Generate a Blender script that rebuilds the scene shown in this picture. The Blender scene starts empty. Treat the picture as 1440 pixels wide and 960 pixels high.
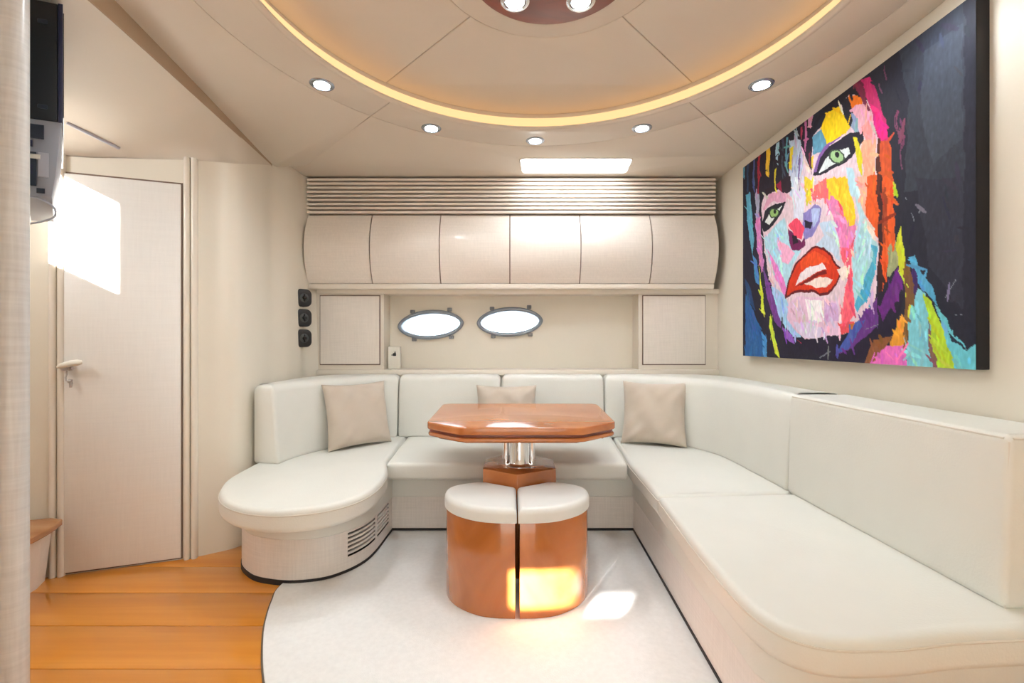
import bpy, bmesh, math, random
import numpy as np
from mathutils import Vector, Matrix
from mathutils.bvhtree import BVHTree
from mathutils.geometry import tessellate_polygon

random.seed(7)
PI = math.pi
SC = bpy.context.scene
COL = SC.collection

# ------------------------------------------------------------------ camera
F = 640.0                                   # focal length in photo pixels (1440 wide)
CAMH = 1.0
cd = bpy.data.cameras.new('camera'); cam = bpy.data.objects.new('camera', cd); COL.objects.link(cam)
cam.location = (0, 0, CAMH); cam.rotation_euler = (PI/2, 0, 0)
cd.sensor_width = 36; cd.lens = 36*F/1440; cd.clip_start = 0.02
SC.camera = cam

def px(x, y, Y):                            # photo pixel at depth Y
    return Vector(((x-720)/F*Y, Y, CAMH-(y-480)/F*Y))
def pz(x, y, z):                            # photo pixel on a horizontal level z
    return px(x, y, (CAMH-z)*F/(y-480))

# ------------------------------------------------------------------ world, sun, lights, exposure
w = bpy.data.worlds.new('world'); SC.world = w; w.use_nodes = True
bg = w.node_tree.nodes['Background']; bg.inputs[0].default_value = (0.86, 0.93, 1.0, 1); bg.inputs[1].default_value = 4.0
SUND = Vector((.45, .75, -.25)).normalized()
sl = bpy.data.lights.new('sun_offscreen', 'SUN'); sl.energy = 80; sl.angle = math.radians(.6); sl.color = (1, .98, .94)
so = bpy.data.objects.new('sun_offscreen', sl); COL.objects.link(so)
so.rotation_euler = SUND.to_track_quat('-Z', 'Y').to_euler(); so.location = (-3, -4, 4)

def area(name, loc, d, sx, sy, power, color=(1, 1, 1)):
    l = bpy.data.lights.new(name, 'AREA'); l.shape = 'RECTANGLE'; l.size = sx; l.size_y = sy; l.energy = power; l.color = color
    o = bpy.data.objects.new(name, l); COL.objects.link(o); o.location = loc
    o.rotation_euler = Vector(d).to_track_quat('-Z', 'Y').to_euler(); return o
area('companionway_offscreen', (0.1, -1.47, 1.05), (0, 1, -.05), 1.7, 1.75, 7, (.74, .89, 1))
area('hull_window_offscreen', (-2.36, 1.08, 1.765), (1, .35, .12), .38, .42, 6.5, (.97, .985, 1))

vs = SC.view_settings
vs.view_transform = 'Standard'; vs.look = 'None'; vs.gamma = 1; vs.use_curve_mapping = False; vs.exposure = 0.5
SC.cycles.max_bounces = 10; SC.cycles.diffuse_bounces = 5; SC.cycles.sample_clamp_indirect = 6

# ------------------------------------------------------------------ materials
M = {}
def nt(name):
    m = bpy.data.materials.new(name); m.use_nodes = True; M[name] = m
    return m, m.node_tree.nodes, m.node_tree.links, m.node_tree.nodes['Principled BSDF']
def sset(b, **k):
    names = {'rough': 'Roughness', 'metal': 'Metallic', 'coat': 'Coat Weight', 'coatr': 'Coat Roughness', 'spec': 'Specular IOR Level',
             'sheen': 'Sheen Weight', 'color': 'Base Color', 'emc': 'Emission Color', 'ems': 'Emission Strength'}
    for a, v in k.items():
        b.inputs[names[a]].default_value = (*v, 1) if isinstance(v, tuple) else v
def lin(c):
    return tuple((x/255/12.92 if x/255 <= .04045 else ((x/255+.055)/1.055)**2.4) for x in c)
def plain(name, rgb, rough=.5, bump=0, bscale=200, var=.03, vscale=3, **k):
    m, n, l, b = nt(name); sset(b, rough=rough, **k)
    tc = n.new('ShaderNodeTexCoord'); nz = n.new('ShaderNodeTexNoise'); nz.inputs['Scale'].default_value = vscale
    nz.inputs['Detail'].default_value = 4
    l.new(tc.outputs['Object'], nz.inputs['Vector'])
    cr = n.new('ShaderNodeValToRGB'); c = lin(rgb)
    cr.color_ramp.elements[0].color = (*[max(0, x*(1-var)) for x in c], 1); cr.color_ramp.elements[1].color = (*[min(1, x*(1+var)) for x in c], 1)
    cr.color_ramp.elements[0].position = .3; cr.color_ramp.elements[1].position = .7
    l.new(nz.outputs['Fac'], cr.inputs[0]); l.new(cr.outputs[0], b.inputs['Base Color'])
    if bump:
        n2 = n.new('ShaderNodeTexNoise'); n2.inputs['Scale'].default_value = bscale; n2.inputs['Detail'].default_value = 3
        l.new(tc.outputs['Object'], n2.inputs['Vector'])
        bp = n.new('ShaderNodeBump'); bp.inputs['Strength'].default_value = bump; bp.inputs['Distance'].default_value = .002
        l.new(n2.outputs['Fac'], bp.inputs['Height']); l.new(bp.outputs[0], b.inputs['Normal'])
    return m
def emit(name, rgb, strength):
    m, n, l, b = nt(name); sset(b, color=(0, 0, 0), emc=rgb, ems=strength, rough=.5); return m
def weave(name, rgb, var=.13, rough=.35, coat=.3, k=1.0):
    """grass-cloth laminate: fine horizontal and vertical threads"""
    m, n, l, b = nt(name); sset(b, rough=rough, coat=coat, coatr=.12)
    tc = n.new('ShaderNodeTexCoord'); outs = []
    for sc in ((7*k, 7*k, 170*k), (150*k, 150*k, 9*k)):
        mp = n.new('ShaderNodeMapping'); mp.inputs['Scale'].default_value = sc
        nz = n.new('ShaderNodeTexNoise'); nz.inputs['Scale'].default_value = 1; nz.inputs['Detail'].default_value = 3; nz.inputs['Roughness'].default_value = .6
        l.new(tc.outputs['Object'], mp.inputs[0]); l.new(mp.outputs[0], nz.inputs['Vector']); outs.append(nz.outputs['Fac'])
    ad = n.new('ShaderNodeMath'); ad.operation = 'ADD'; l.new(outs[0], ad.inputs[0]); l.new(outs[1], ad.inputs[1])
    hf = n.new('ShaderNodeMath'); hf.operation = 'MULTIPLY'; hf.inputs[1].default_value = .5; l.new(ad.outputs[0], hf.inputs[0])
    cr = n.new('ShaderNodeValToRGB'); c = lin(rgb)
    cr.color_ramp.elements[0].color = (*[x*(1-var*1.6) for x in c], 1); cr.color_ramp.elements[1].color = (*[min(1, x*(1+var*.6)) for x in c], 1)
    cr.color_ramp.elements[0].position = .34; cr.color_ramp.elements[1].position = .62
    l.new(hf.outputs[0], cr.inputs[0]); l.new(cr.outputs[0], b.inputs['Base Color'])
    bp = n.new('ShaderNodeBump'); bp.inputs['Strength'].default_value = .05; bp.inputs['Distance'].default_value = .002
    l.new(hf.outputs[0], bp.inputs['Height']); l.new(bp.outputs[0], b.inputs['Normal'])
    return m
def wood(name, c1, c2, c3, scale=(2, 14, 14), coat=.8, rough=.25, dist=2.0):
    m, n, l, b = nt(name); sset(b, rough=rough, coat=coat, coatr=.04)
    tc = n.new('ShaderNodeTexCoord'); oi = n.new('ShaderNodeObjectInfo')
    mp = n.new('ShaderNodeMapping'); mp.inputs['Scale'].default_value = scale
    l.new(tc.outputs['Object'], mp.inputs[0]); l.new(oi.outputs['Random'], mp.inputs['Location'])
    n1 = n.new('ShaderNodeTexNoise'); n1.inputs['Scale'].default_value = 1; n1.inputs['Detail'].default_value = 8; n1.inputs['Distortion'].default_value = dist
    l.new(mp.outputs[0], n1.inputs['Vector'])
    cr = n.new('ShaderNodeValToRGB'); e = cr.color_ramp.elements
    e[0].position = .3; e[0].color = (*lin(c1), 1); e[1].position = .72; e[1].color = (*lin(c3), 1)
    k = e.new(.5); k.color = (*lin(c2), 1)
    l.new(n1.outputs['Fac'], cr.inputs[0])
    hs = n.new('ShaderNodeHueSaturation'); mr = n.new('ShaderNodeMapRange'); mr.inputs[3].default_value = .96; mr.inputs[4].default_value = 1.04
    l.new(oi.outputs['Random'], mr.inputs[0]); l.new(mr.outputs[0], hs.inputs['Value']); l.new(cr.outputs[0], hs.inputs['Color'])
    l.new(hs.outputs[0], b.inputs['Base Color'])
    return m
def glass(name, tint=(1, 1, 1)):
    m, n, l, b = nt(name); n.remove(b)
    t = n.new('ShaderNodeBsdfTransparent'); t.inputs[0].default_value = (*tint, 1)
    g = n.new('ShaderNodeBsdfGlossy'); g.inputs['Roughness'].default_value = .03
    mx = n.new('ShaderNodeMixShader'); lw = n.new('ShaderNodeLayerWeight'); lw.inputs[0].default_value = .25
    l.new(lw.outputs['Fresnel'], mx.inputs[0]); l.new(t.outputs[0], mx.inputs[1]); l.new(g.outputs[0], mx.inputs[2])
    l.new(mx.outputs[0], n['Material Output'].inputs[0]); return m

plain('wall', (226, 220, 206), .55, .15, 60, .02)
plain('ceiling', (213, 204, 190), .6, .1, 120, .015)
plain('step_face', (166, 143, 118), .55)
plain('leather', (221, 221, 214), .42, .25, 160, .02, 5)
plain('piping', (214, 209, 198), .5)
plain('stool_leather', (226, 226, 222), .38, .15, 160, .02)
plain('carpet', (238, 239, 238), .95, .6, 420, .03, 60)
plain('carpet_edge', (104, 92, 80), .8)
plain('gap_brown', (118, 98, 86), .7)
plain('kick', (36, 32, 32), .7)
plain('door_white', (226, 223, 217), .4)
plain('trim_white', (226, 218, 205), .35, coat=.3)
plain('black_plastic', (30, 31, 32), .4, var=.1)
plain('dial', (66, 70, 70), .3)
plain('tv_black', (22, 28, 34), .35, var=.08)
plain('tv_edge', (34, 36, 66), .3)
plain('tv_grey', (148, 152, 162), .45)
plain('tv_screen', (8, 8, 10), .08)
plain('port_dark', (32, 42, 58), .5)
plain('cable', (176, 178, 190), .5)
plain('white_plastic', (228, 226, 216), .4)
plain('ink', (30, 30, 30), .6)
plain('slat', (232, 222, 211), .3, coat=.4)
plain('pillow', (196, 183, 168), .85, .5, 500, .04, 8, sheen=.2)
plain('hardware', (188, 184, 182), .35, metal=.6)
plain('canvas_side', (22, 22, 28), .7)
weave('laminate', (231, 223, 214), .045)
weave('plinth_weave', (226, 220, 214), .05)
weave('door_weave', (234, 232, 228), .022, coat=.1)
weave('column_weave', (208, 209, 208), .09, k=.5, coat=.15)
m, n, l, b = nt('chrome'); sset(b, color=(.82, .82, .84), metal=1.0, rough=.12)
plain('porthole_rim', (138, 148, 160), .4, metal=.35)
plain('latch_metal', (126, 128, 132), .45, metal=.3)
m, n, l, b = nt('steel_ring'); sset(b, color=(.36, .40, .46), metal=1.0, rough=.25)
wood('cherry', (158, 88, 34), (186, 110, 52), (206, 132, 74), (3.2, 3.2, 1.6), dist=1.2)
wood('cherry_top', (146, 80, 32), (176, 103, 52), (198, 126, 70), (1.6, 3.5, 3.5), dist=1.5, coat=.45)
wood('mahogany', (84, 28, 12), (112, 42, 18), (132, 54, 24), (2, 6, 6), coat=.2, rough=.4)
wood('plank', (206, 128, 38), (214, 138, 44), (222, 148, 56), (1.2, 22, 22), coat=.5, rough=.28, dist=.4)
plain('plank_seam', (232, 176, 104), .5)
wood('tread', (156, 104, 62), (180, 128, 84), (196, 146, 102), (3, 3, 20), coat=.2)
glass('porthole_glass', (.93, .98, 1))
emit('hatch_sky', (.95, .98, 1), 9)
emit('lamp_lens', (.93, .97, 1), 34)
emit('led_warm', (1, .585, .27), .98)

# ------------------------------------------------------------------ object helpers
WL = {}                                     # world location of each object made
def tag(o, label=None, cat=None, group=None, kind=None):
    if label: o['label'] = label
    if cat: o['category'] = cat
    if group: o['group'] = group
    if kind: o['kind'] = kind
    return o
def thing(name, loc, label, cat, group=None, kind=None):
    o = bpy.data.objects.new(name, None); COL.objects.link(o); o.location = loc; o.empty_display_size = .1
    WL[o] = Vector(loc)
    return tag(o, label, cat, group, kind)
def mk(name, verts, faces, mat, parent=None, smooth=35, mats=None):
    """one mesh object; verts are world coordinates"""
    V = [Vector(v) for v in verts]
    if parent is not None: org = WL[parent]
    else:
        lo = [min(v[i] for v in V) for i in range(3)]; hi = [max(v[i] for v in V) for i in range(3)]
        org = Vector(((lo[0]+hi[0])/2, (lo[1]+hi[1])/2, lo[2]))
    me = bpy.data.meshes.new(name); me.from_pydata([v-org for v in V], [], faces)
    bm = bmesh.new(); bm.from_mesh(me); bmesh.ops.recalc_face_normals(bm, faces=bm.faces); bm.to_mesh(me); bm.free()
    if smooth:
        me.shade_smooth(); me.set_sharp_from_angle(angle=math.radians(smooth))
    me.materials.append(M[mat] if isinstance(mat, str) else mat)
    o = bpy.data.objects.new(name, me); COL.objects.link(o)
    if parent is not None: o.parent = parent; o.location = (0, 0, 0)
    else: o.location = org
    WL[o] = org
    return o
def join(*parts):
    V, Fc = [], []
    for v, f in parts:
        k = len(V); V += list(v); Fc += [tuple(i+k for i in q) for q in f]
    return V, Fc
def xf(g, mtx):
    return [mtx @ Vector(v) for v in g[0]], g[1]
def box(x0, x1, y0, y1, z0, z1, r=0):
    if r <= 0:
        v = [(x, y, z) for z in (z0, z1) for (x, y) in ((x0, y0), (x1, y0), (x1, y1), (x0, y1))]
        return v, [(0, 3, 2, 1), (4, 5, 6, 7), (0, 1, 5, 4), (1, 2, 6, 5), (2, 3, 7, 6), (3, 0, 4, 7)]
    return pad([(x0, y0), (x1, y0), (x1, y1), (x0, y1)], z0, z1, r, 2)
def ccw(p):
    a = sum(p[i][0]*p[(i+1) % len(p)][1]-p[(i+1) % len(p)][0]*p[i][1] for i in range(len(p)))
    return list(p) if a > 0 else list(p)[::-1]
def inset(p, d):
    n = len(p); out = []
    for i in range(n):
        a, b_, c = Vector(p[i-1][:2]), Vector(p[i][:2]), Vector(p[(i+1) % n][:2])
        e1 = (b_-a); e2 = (c-b_)
        e1 = e1.normalized() if e1.length > 1e-9 else e2.normalized(); e2 = e2.normalized() if e2.length > 1e-9 else e1
        n1 = Vector((-e1.y, e1.x)); n2 = Vector((-e2.y, e2.x)); s = n1+n2
        if s.length < 1e-6: out.append((b_.x, b_.y)); continue
        s.normalize(); k = min(2.0, 1/max(.35, s.dot(n1)))
        q = b_+s*d*k; out.append((q.x, q.y))
    return out
def fillet(p, rad, seg=6):
    n = len(p); out = []
    for i in range(n):
        r = rad[i] if isinstance(rad, (list, tuple)) else rad
        a, b_, c = Vector(p[i-1]), Vector(p[i]), Vector(p[(i+1) % n])
        if r <= 0: out.append(tuple(b_)); continue
        u = (a-b_); v = (c-b_); lu, lv = u.length, v.length; u.normalize(); v.normalize()
        ang = u.angle(v); t = min(r/math.tan(ang/2), lu*.49, lv*.49); r2 = t*math.tan(ang/2)
        cen = b_+(u+v).normalized()*(r2/math.sin(ang/2))
        p0 = b_+u*t-cen; p1 = b_+v*t-cen
        a0 = math.atan2(p0.y, p0.x); a1 = math.atan2(p1.y, p1.x); d = (a1-a0+PI) % (2*PI)-PI
        for k in range(seg+1):
            q = a0+d*k/seg; out.append((cen.x+r2*math.cos(q), cen.y+r2*math.sin(q)))
    return out
def catmull(p, seg=6, closed=False):
    n = len(p); out = []
    rng = range(n) if closed else range(n-1)
    for i in rng:
        P = [np.array(p[(i+k) % n if closed else min(max(i+k, 0), n-1)], float) for k in (-1, 0, 1, 2)]
        for s in range(seg):
            t = s/seg
            out.append(tuple(.5*((2*P[1])+(-P[0]+P[2])*t+(2*P[0]-5*P[1]+4*P[2]-P[3])*t*t+(-P[0]+3*P[1]-3*P[2]+P[3])*t**3)))
    if not closed: out.append(tuple(float(c) for c in p[-1]))
    return out
def pad(outline, z0, z1, r, seg=4, rb=None, top=None, crown=0):
    """extruded footprint with rounded upper and lower edges; top = same-length footprint at z1 (leaning sides)"""
    p = list(outline)
    if top is None and ccw(p)[0] != p[0]: p = p[::-1]
    rb = r if rb is None else rb
    lay = []
    for k in range(seg+1):
        a = PI/2*k/seg; lay.append((rb*(1-math.sin(a)), z0+rb*(1-math.cos(a))))
    for k in range(seg+1):
        a = PI/2*k/seg; lay.append((r*(1-math.cos(a)), z1-r*(1-math.sin(a))))
    V, Fc, n = [], [], len(p)
    for d, z in lay:
        t = min(1, max(0, (z-z0)/(z1-z0)))
        q = p if top is None else [(a[0]+(b_[0]-a[0])*t, a[1]+(b_[1]-a[1])*t) for a, b_ in zip(p, top)]
        V += [(x, y, z) for x, y in inset(q, d)]
    for k in range(len(lay)-1):
        for i in range(n):
            j = (i+1) % n; Fc.append((k*n+i, k*n+j, (k+1)*n+j, (k+1)*n+i))
    Fc += cap(V[:n], list(range(n))); Fc += cap(V[-n:], list(range((len(lay)-1)*n, len(lay)*n)))
    return V, Fc
def cap(pts, idx, flip=False):
    tri = tessellate_polygon([[Vector((p[0], p[1], 0)) for p in pts]])
    ref = abs(sum(pts[i-1][0]*pts[i][1]-pts[i][0]*pts[i-1][1] for i in range(len(pts))))/2
    got = sum(abs((pts[b_][0]-pts[a][0])*(pts[c][1]-pts[a][1])-(pts[c][0]-pts[a][0])*(pts[b_][1]-pts[a][1])) for a, b_, c in tri)/2
    if abs(ref-got) > .002*ref+1e-6: print('CAP AREA', ref, got, len(pts))
    return [tuple(idx[k] for k in t) for t in tri]
def prism(outline, z0, z1):
    n = len(outline); p = ccw(outline)
    V = [(x, y, z0) for x, y in p]+[(x, y, z1) for x, y in p]
    return V, cap(p, list(range(n)))+cap(p, list(range(n, 2*n)))+[(i, (i+1) % n, n+(i+1) % n, n+i) for i in range(n)]
def tube(path, r, n=8, closed=False):
    P = [Vector(p) for p in path]; V, Fc = [], []; up = Vector((0, 0, 1)); m_ = len(P)
    for i, p in enumerate(P):
        a = P[i-1] if (closed or i > 0) else p; c = P[(i+1) % m_] if (closed or i < m_-1) else p
        t = (c-a).normalized(); s = t.cross(up)
        if s.length < .05: s = t.cross(Vector((1, 0, 0)))
        s.normalize(); u = s.cross(t)
        rr = r[i] if isinstance(r, (list, tuple)) else r
        V += [p+s*math.cos(2*PI*k/n)*rr+u*math.sin(2*PI*k/n)*rr for k in range(n)]
    for i in range(m_ if closed else m_-1):
        for k in range(n):
            a, c = i*n+k, i*n+(k+1) % n; d, e = ((i+1) % m_)*n+(k+1) % n, ((i+1) % m_)*n+k
            Fc.append((a, c, d, e))
    if not closed: Fc.append(tuple(range(n))); Fc.append(tuple(range((m_-1)*n, m_*n)))
    return V, Fc
def lathe(prof, n=48, c=(0, 0, 0), closed=False, a0=0, a1=2*PI):
    full = abs(a1-a0-2*PI) < 1e-6; V, Fc = [], []; k = len(prof); steps = n if full else n+1
    for i in range(steps):
        a = a0+(a1-a0)*i/n
        V += [(c[0]+r*math.cos(a), c[1]+r*math.sin(a), c[2]+z) for r, z in prof]
    for i in range(n):
        j = (i+1) % steps
        for s in range(k if closed else k-1):
            t = (s+1) % k; Fc.append((i*k+s, j*k+s, j*k+t, i*k+t))
    if not closed:
        if prof[0][0] > 1e-6 and full: pass
    return V, Fc
def plate(outer, holes, thick, bevel=0):
    """flat plate in local XY with holes, thickness centred on z=0"""
    cu = bpy.data.curves.new('tmp', 'CURVE'); cu.dimensions = '2D'; cu.fill_mode = 'BOTH'
    cu.extrude = max(thick/2-bevel, 0); cu.bevel_depth = bevel; cu.bevel_resolution = 1; cu.offset = -bevel
    for ring in [outer]+list(holes):
        s = cu.splines.new('POLY'); s.points.add(len(ring)-1)
        for i, q in enumerate(ring): s.points[i].co = (q[0], q[1], 0, 1)
        s.use_cyclic_u = True
    o = bpy.data.objects.new('tmp', cu); COL.objects.link(o)
    dg = bpy.context.evaluated_depsgraph_get(); me = bpy.data.meshes.new_from_object(o.evaluated_get(dg))
    bm = bmesh.new(); bm.from_mesh(me); bmesh.ops.remove_doubles(bm, verts=bm.verts, dist=1e-5); bm.verts.index_update()
    V = [v.co.copy() for v in bm.verts]; Fc = [tuple(v.index for v in f.verts) for f in bm.faces]
    bm.free(); bpy.data.objects.remove(o); bpy.data.curves.remove(cu); bpy.data.meshes.remove(me)
    return V, Fc
def circ(cx, cy, rx, ry=None, n=48, rot=0, a0=0, a1=2*PI):
    ry = rx if ry is None else ry
    full = abs(a1-a0-2*PI) < 1e-6
    out = []
    for i in range(n if full else n+1):
        a = a0+(a1-a0)*i/n; x, y = rx*math.cos(a), ry*math.sin(a)
        out.append((cx+x*math.cos(rot)-y*math.sin(rot), cy+x*math.sin(rot)+y*math.cos(rot)))
    return out
def rect(x0, x1, y0, y1): return [(x0, y0), (x1, y0), (x1, y1), (x0, y1)]
TOXZ = Matrix(((1, 0, 0, 0), (0, 0, -1, 0), (0, 1, 0, 0), (0, 0, 0, 1)))     # local xy -> world xz, normal -Y
TOYZ = Matrix(((0, 0, 1, 0), (1, 0, 0, 0), (0, 1, 0, 0), (0, 0, 0, 1)))      # local xy -> world yz
def dup(root, loc, label=None):
    r = root.copy(); COL.objects.link(r); r.location = loc; WL[r] = Vector(loc)
    if label: r['label'] = label
    for ch in list(root.children):
        c = ch.copy(); COL.objects.link(c); c.parent = r
        for g in ch.children:
            d = g.copy(); COL.objects.link(d); d.parent = c
    return r
def cyl(c, r, h, n=24, axis='z', bev=0):
    prof = [(0, 0), (r-bev, 0), (r, bev), (r, h-bev), (r-bev, h), (0, h)] if bev else [(0, 0), (r, 0), (r, h), (0, h)]
    g = lathe(prof, n)
    mt = Matrix.Translation(c)
    if axis == 'y': mt = mt @ Matrix.Rotation(PI/2, 4, 'X')
    if axis == 'x': mt = mt @ Matrix.Rotation(PI/2, 4, 'Y')
    return xf(g, mt)

# ------------------------------------------------------------------ the setting: floor
ZC = 2.083                                   # main ceiling
RX = 1.38                                    # right wall
BY = 3.20                                    # back wall (inside the niche)
HX = -2.35                                   # hull side on the left
RY = -1.4                                    # bulkhead behind the camera
CC = (.125, 1.385)                           # centre of the round ceiling recess

fl = tag(mk('floor', *box(HX-.05, RX+.05, RY-.05, BY+.1, -.06, -.012), 'plank_seam'), 'varnished orange timber floor laid in wide planks', kind='structure')
ys = [1.391+.2105*k for k in range(-13, 9)]
for y in ys:
    if y > 3.0: continue
    mk('plank', *box(HX, RX, y+.0012, y+.2093, -.014, 0, .0012), 'plank', fl, 30)
# cream carpet: round near end, runs up to the sofa
cp = [(.634, 2.386), (-.64, 2.386)]+[(-.80, 2.30), (-.90, 2.10), (-.942, 1.855), (-.922, 1.75), (-.885, 1.641), (-.833, 1.524), (-.725, 1.333), (-.58, 1.14), (-.40, .98), (-.15, .86), (.15, .82), (.40, .88), (.56, 1.02), (.60, 1.2)]
cp = cp[:2]+catmull(cp[2:], 5)
car = thing('carpet', (0, 1.6, 0), 'cream white fitted carpet with a rounded edge beside the timber planks', 'carpet')
mk('pile', *pad(cp, .0, .011, .004, 2), 'carpet', car)
mk('binding', *tube([(x, y, .004) for x, y in inset(ccw(cp), -.002)], .0036, 6, True), 'carpet_edge', car)

# ------------------------------------------------------------------ walls
def hull_pt(x): return 1.951+.355*(x+1.914)
wb = [(HX, hull_pt(HX), 2.12), (-1.914, 1.951, 1.795), (-1.70, hull_pt(-1.70), 1.815), (-1.50, 2.098, 1.836), (-1.41, 2.155, 1.85), (-1.326, 2.222, 1.866)]
bot = [(HX, hull_pt(HX)), (-1.914, 1.951), (-1.70, hull_pt(-1.70)), (-1.50, 2.098), (-1.41, 2.152), (-1.335, 2.218), (-1.30, 2.35), (-1.30, 2.47), (-1.30, 2.624), (-1.31, 2.80), (-1.32, 2.95), (-1.27, 3.06)]
top = [(HX, hull_pt(HX), 1.80), (-1.914, 1.951, 1.795), (-1.70, hull_pt(-1.70), 1.815), (-1.50, 2.098, 1.836), (-1.41, 2.152, 1.85), (-1.335, 2.218, 1.866), (-1.368, 2.467, 1.96), (-1.402, 2.66, 2.03), (-1.375, 2.80, 2.085), (-1.365, 2.90, 2.09), (-1.362, 2.97, 2.09), (-1.33, 3.06, 2.09)]
bot3 = catmull([(x, y, 0) for x, y in bot], 6); top3 = catmull(top, 6)
nb = len(bot3); rows = 10; V = []
for k in range(rows+1):
    t = k/rows
    for i in range(nb):
        b_, t_ = Vector(bot3[i]), Vector(top3[i]); q = b_.lerp(t_, t); V.append(q)
Fc = [(k*nb+i, k*nb+i+1, (k+1)*nb+i+1, (k+1)*nb+i) for k in range(rows) for i in range(nb-1)]
wl = tag(mk('wall_left', V, Fc, 'wall', None, 40), 'cream curved bulkhead sweeping from the white door to the sofa corner', kind='structure')
wl_bvh = BVHTree.FromPolygons(V, Fc)
def hit(bvh, x, y):
    d = px(x, y, 1)-Vector((0, 0, CAMH)); h = bvh.ray_cast(Vector((0, 0, CAMH)), d.normalized())
    return h[0], h[1]

# right wall, back wall with two porthole openings, bulkhead behind the camera, hull side with a window
tag(mk('wall_right', *box(RX, RX+.06, RY-.06, BY+.1, -.06, 2.3), 'wall', None, 0), 'pale cream side wall that carries the painting', kind='structure')
PH = [(px(606, 456.5, 3.2), .232, .104, math.radians(3.5)), (px(717, 452.5, 3.2), .232, .104, math.radians(2.5))]
def almond(cx, cz, a, b_, rot, n=56):
    out = []
    for i in range(n):
        t = 2*PI*i/n; c, s = math.cos(t), math.sin(t)
        x = a*c; y = b_*math.copysign(abs(s)**1.12, s)
        out.append((cx+x*math.cos(rot)-y*math.sin(rot), cz+x*math.sin(rot)+y*math.cos(rot)))
    return out
g = plate(rect(HX-.06, RX+.06, -.06, 2.3), [almond(p.x, p.z, a*.90, b_*.76, r) for p, a, b_, r in PH], .05)
tag(mk('wall_back', *xf(g, Matrix.Translation((0, BY+.025, 0)) @ TOXZ), 'wall', None, 30), 'cream back wall of the niche behind the sofa, pierced by two portholes', kind='structure')
g = plate(rect(HX-.06, RX+.06, -.06, 2.3), [rect(-.55, .75, .02, 1.92), rect(-1.85, -1.622, 1.06, 1.205), rect(-1.60, -1.43, 1.035, 1.082)], .06)
tag(mk('wall_rear', *xf(g, Matrix.Translation((0, RY-.03, 0)) @ TOXZ), 'wall', None, 30), 'cream bulkhead with the companionway opening', kind='structure')
g = plate(rect(RY-.06, BY+.1, -.06, 2.3), [rect(.89, 1.27, 1.555, 1.975)], .05)
tag(mk('wall_hull', *xf(g, Matrix.Translation((HX-.025, 0, 0)) @ TOYZ), 'wall', None, 30), 'white hull side with a window beside the door', kind='structure')

tag(mk('wall_sun_block', *box(-1.5, 1.6, -2.26, -2.2, -.06, 2.9), 'wall', None, 0), 'added cream wall, out of view, that blocks the sun from the companionway', kind='structure')  # added unseen wall, keeps direct sun from entering by the companionway

# ------------------------------------------------------------------ ceiling
HATCH = fillet([(.045, 2.69), (.715, 2.69), (.735, 2.925), (.065, 2.925)], .03)
def ray(ang, r): return (CC[0]+r*math.cos(ang), CC[1]+r*math.sin(ang))
D = PI/180
RI, RM, TH = .95, 1.14, .02
ce = thing('ceiling', (CC[0], CC[1], ZC), 'cream panelled ceiling with a round recessed centre', None, kind='structure')
roof = mk('roof_backing', *xf(plate(rect(HX-.06, RX+.06, RY-.06, BY+.1), [HATCH], .03), Matrix.Translation((0, 0, 2.265))), 'gap_brown', ce, 30)
def cpanel(outline, holes=(), dz=None, name='panel', mat='ceiling', z=ZC, bev=.004, th=TH):
    V, Fc = xf(plate(outline, holes, th, bev), Matrix.Translation((0, 0, z+th/2)))
    if dz: V = [Vector((v.x, v.y, v.z-dz(v.x, v.y))) for v in V]
    return mk(name, V, Fc, mat, ce, 30)
G = .0012
def arcp(r, a0, a1, n=24): return [ray(a0+(a1-a0)*i/n, r) for i in range(n+1)]
for q in range(4):                           # inner ring of four segments, between recess and arc seam
    a0, a1 = (45+90*q)*D, (135+90*q)*D
    cpanel(arcp(RM-G, a0+G, a1-G)+arcp(RI, a0+G, a1-G)[::-1])
STR = [(-1.215, .55), (-1.263, 1.444), (-1.402, 2.66)]              # left edge of the main ceiling
cpanel(arcp(RM, 45*D+G, 135*D-G)[::1]+[(-1.24, 2.75), (-1.43, 2.70), (-1.43, 3.1), (RX, 3.1), (RX, 2.64)], [HATCH])
cpanel(arcp(RM, -45*D+G, 45*D-G)+[(RX, 2.637), (RX, .133)])
def ldrop(x, y):
    tx = min(1, max(0, (-x-1.12)/.28)); ty = min(1, max(0, (y-1.9)/.76)); return .050*tx*ty
cpl = arcp(RM, 135*D+G, 225*D-G)+[(-1.205, .055)]+STR+[(-1.425, 2.70), (-1.242, 2.748)]
cpanel(cpl, dz=ldrop)
cpanel(arcp(RM, 225*D+G, 315*D-G)+[(RX, .13), (RX, RY), (-1.20, RY), (-1.20, .05)])
# recess: lip, cove wall, inner field in four segments, inner ring
ZI = 2.185
lip = mk('recess_lip', *lathe([(RI+.012, ZC+.001), (RI+.004, ZC-.002), (RI-.006, ZC), (RI-.012, ZC+.007), (RI-.012, ZC+.014), (RI+.004, ZC+.018), (RI+.012, ZC+.018)], 120, (CC[0], CC[1], 0), True), 'ceiling', ce, 40)
mk('cove_wall', *lathe([(RI+.045, ZC+.02), (RI+.045, ZI+.01), (RI+.06, ZI+.01), (RI+.06, ZC+.02)], 120, (CC[0], CC[1], 0), True), 'ceiling', ce, 40)
for q in range(4):
    a0, a1 = (45+90*q)*D, (135+90*q)*D
    cpanel(arcp(RI+.045, a0+G, a1-G, 40)+arcp(.392, a0+G*2, a1-G*2)[::-1], z=ZI, th=.02, bev=.005)
cpanel(circ(*CC, .389, n=72), [circ(*CC, .26, n=72)], z=ZI-.004, th=.02, bev=.006, name='inner_ring')
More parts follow.
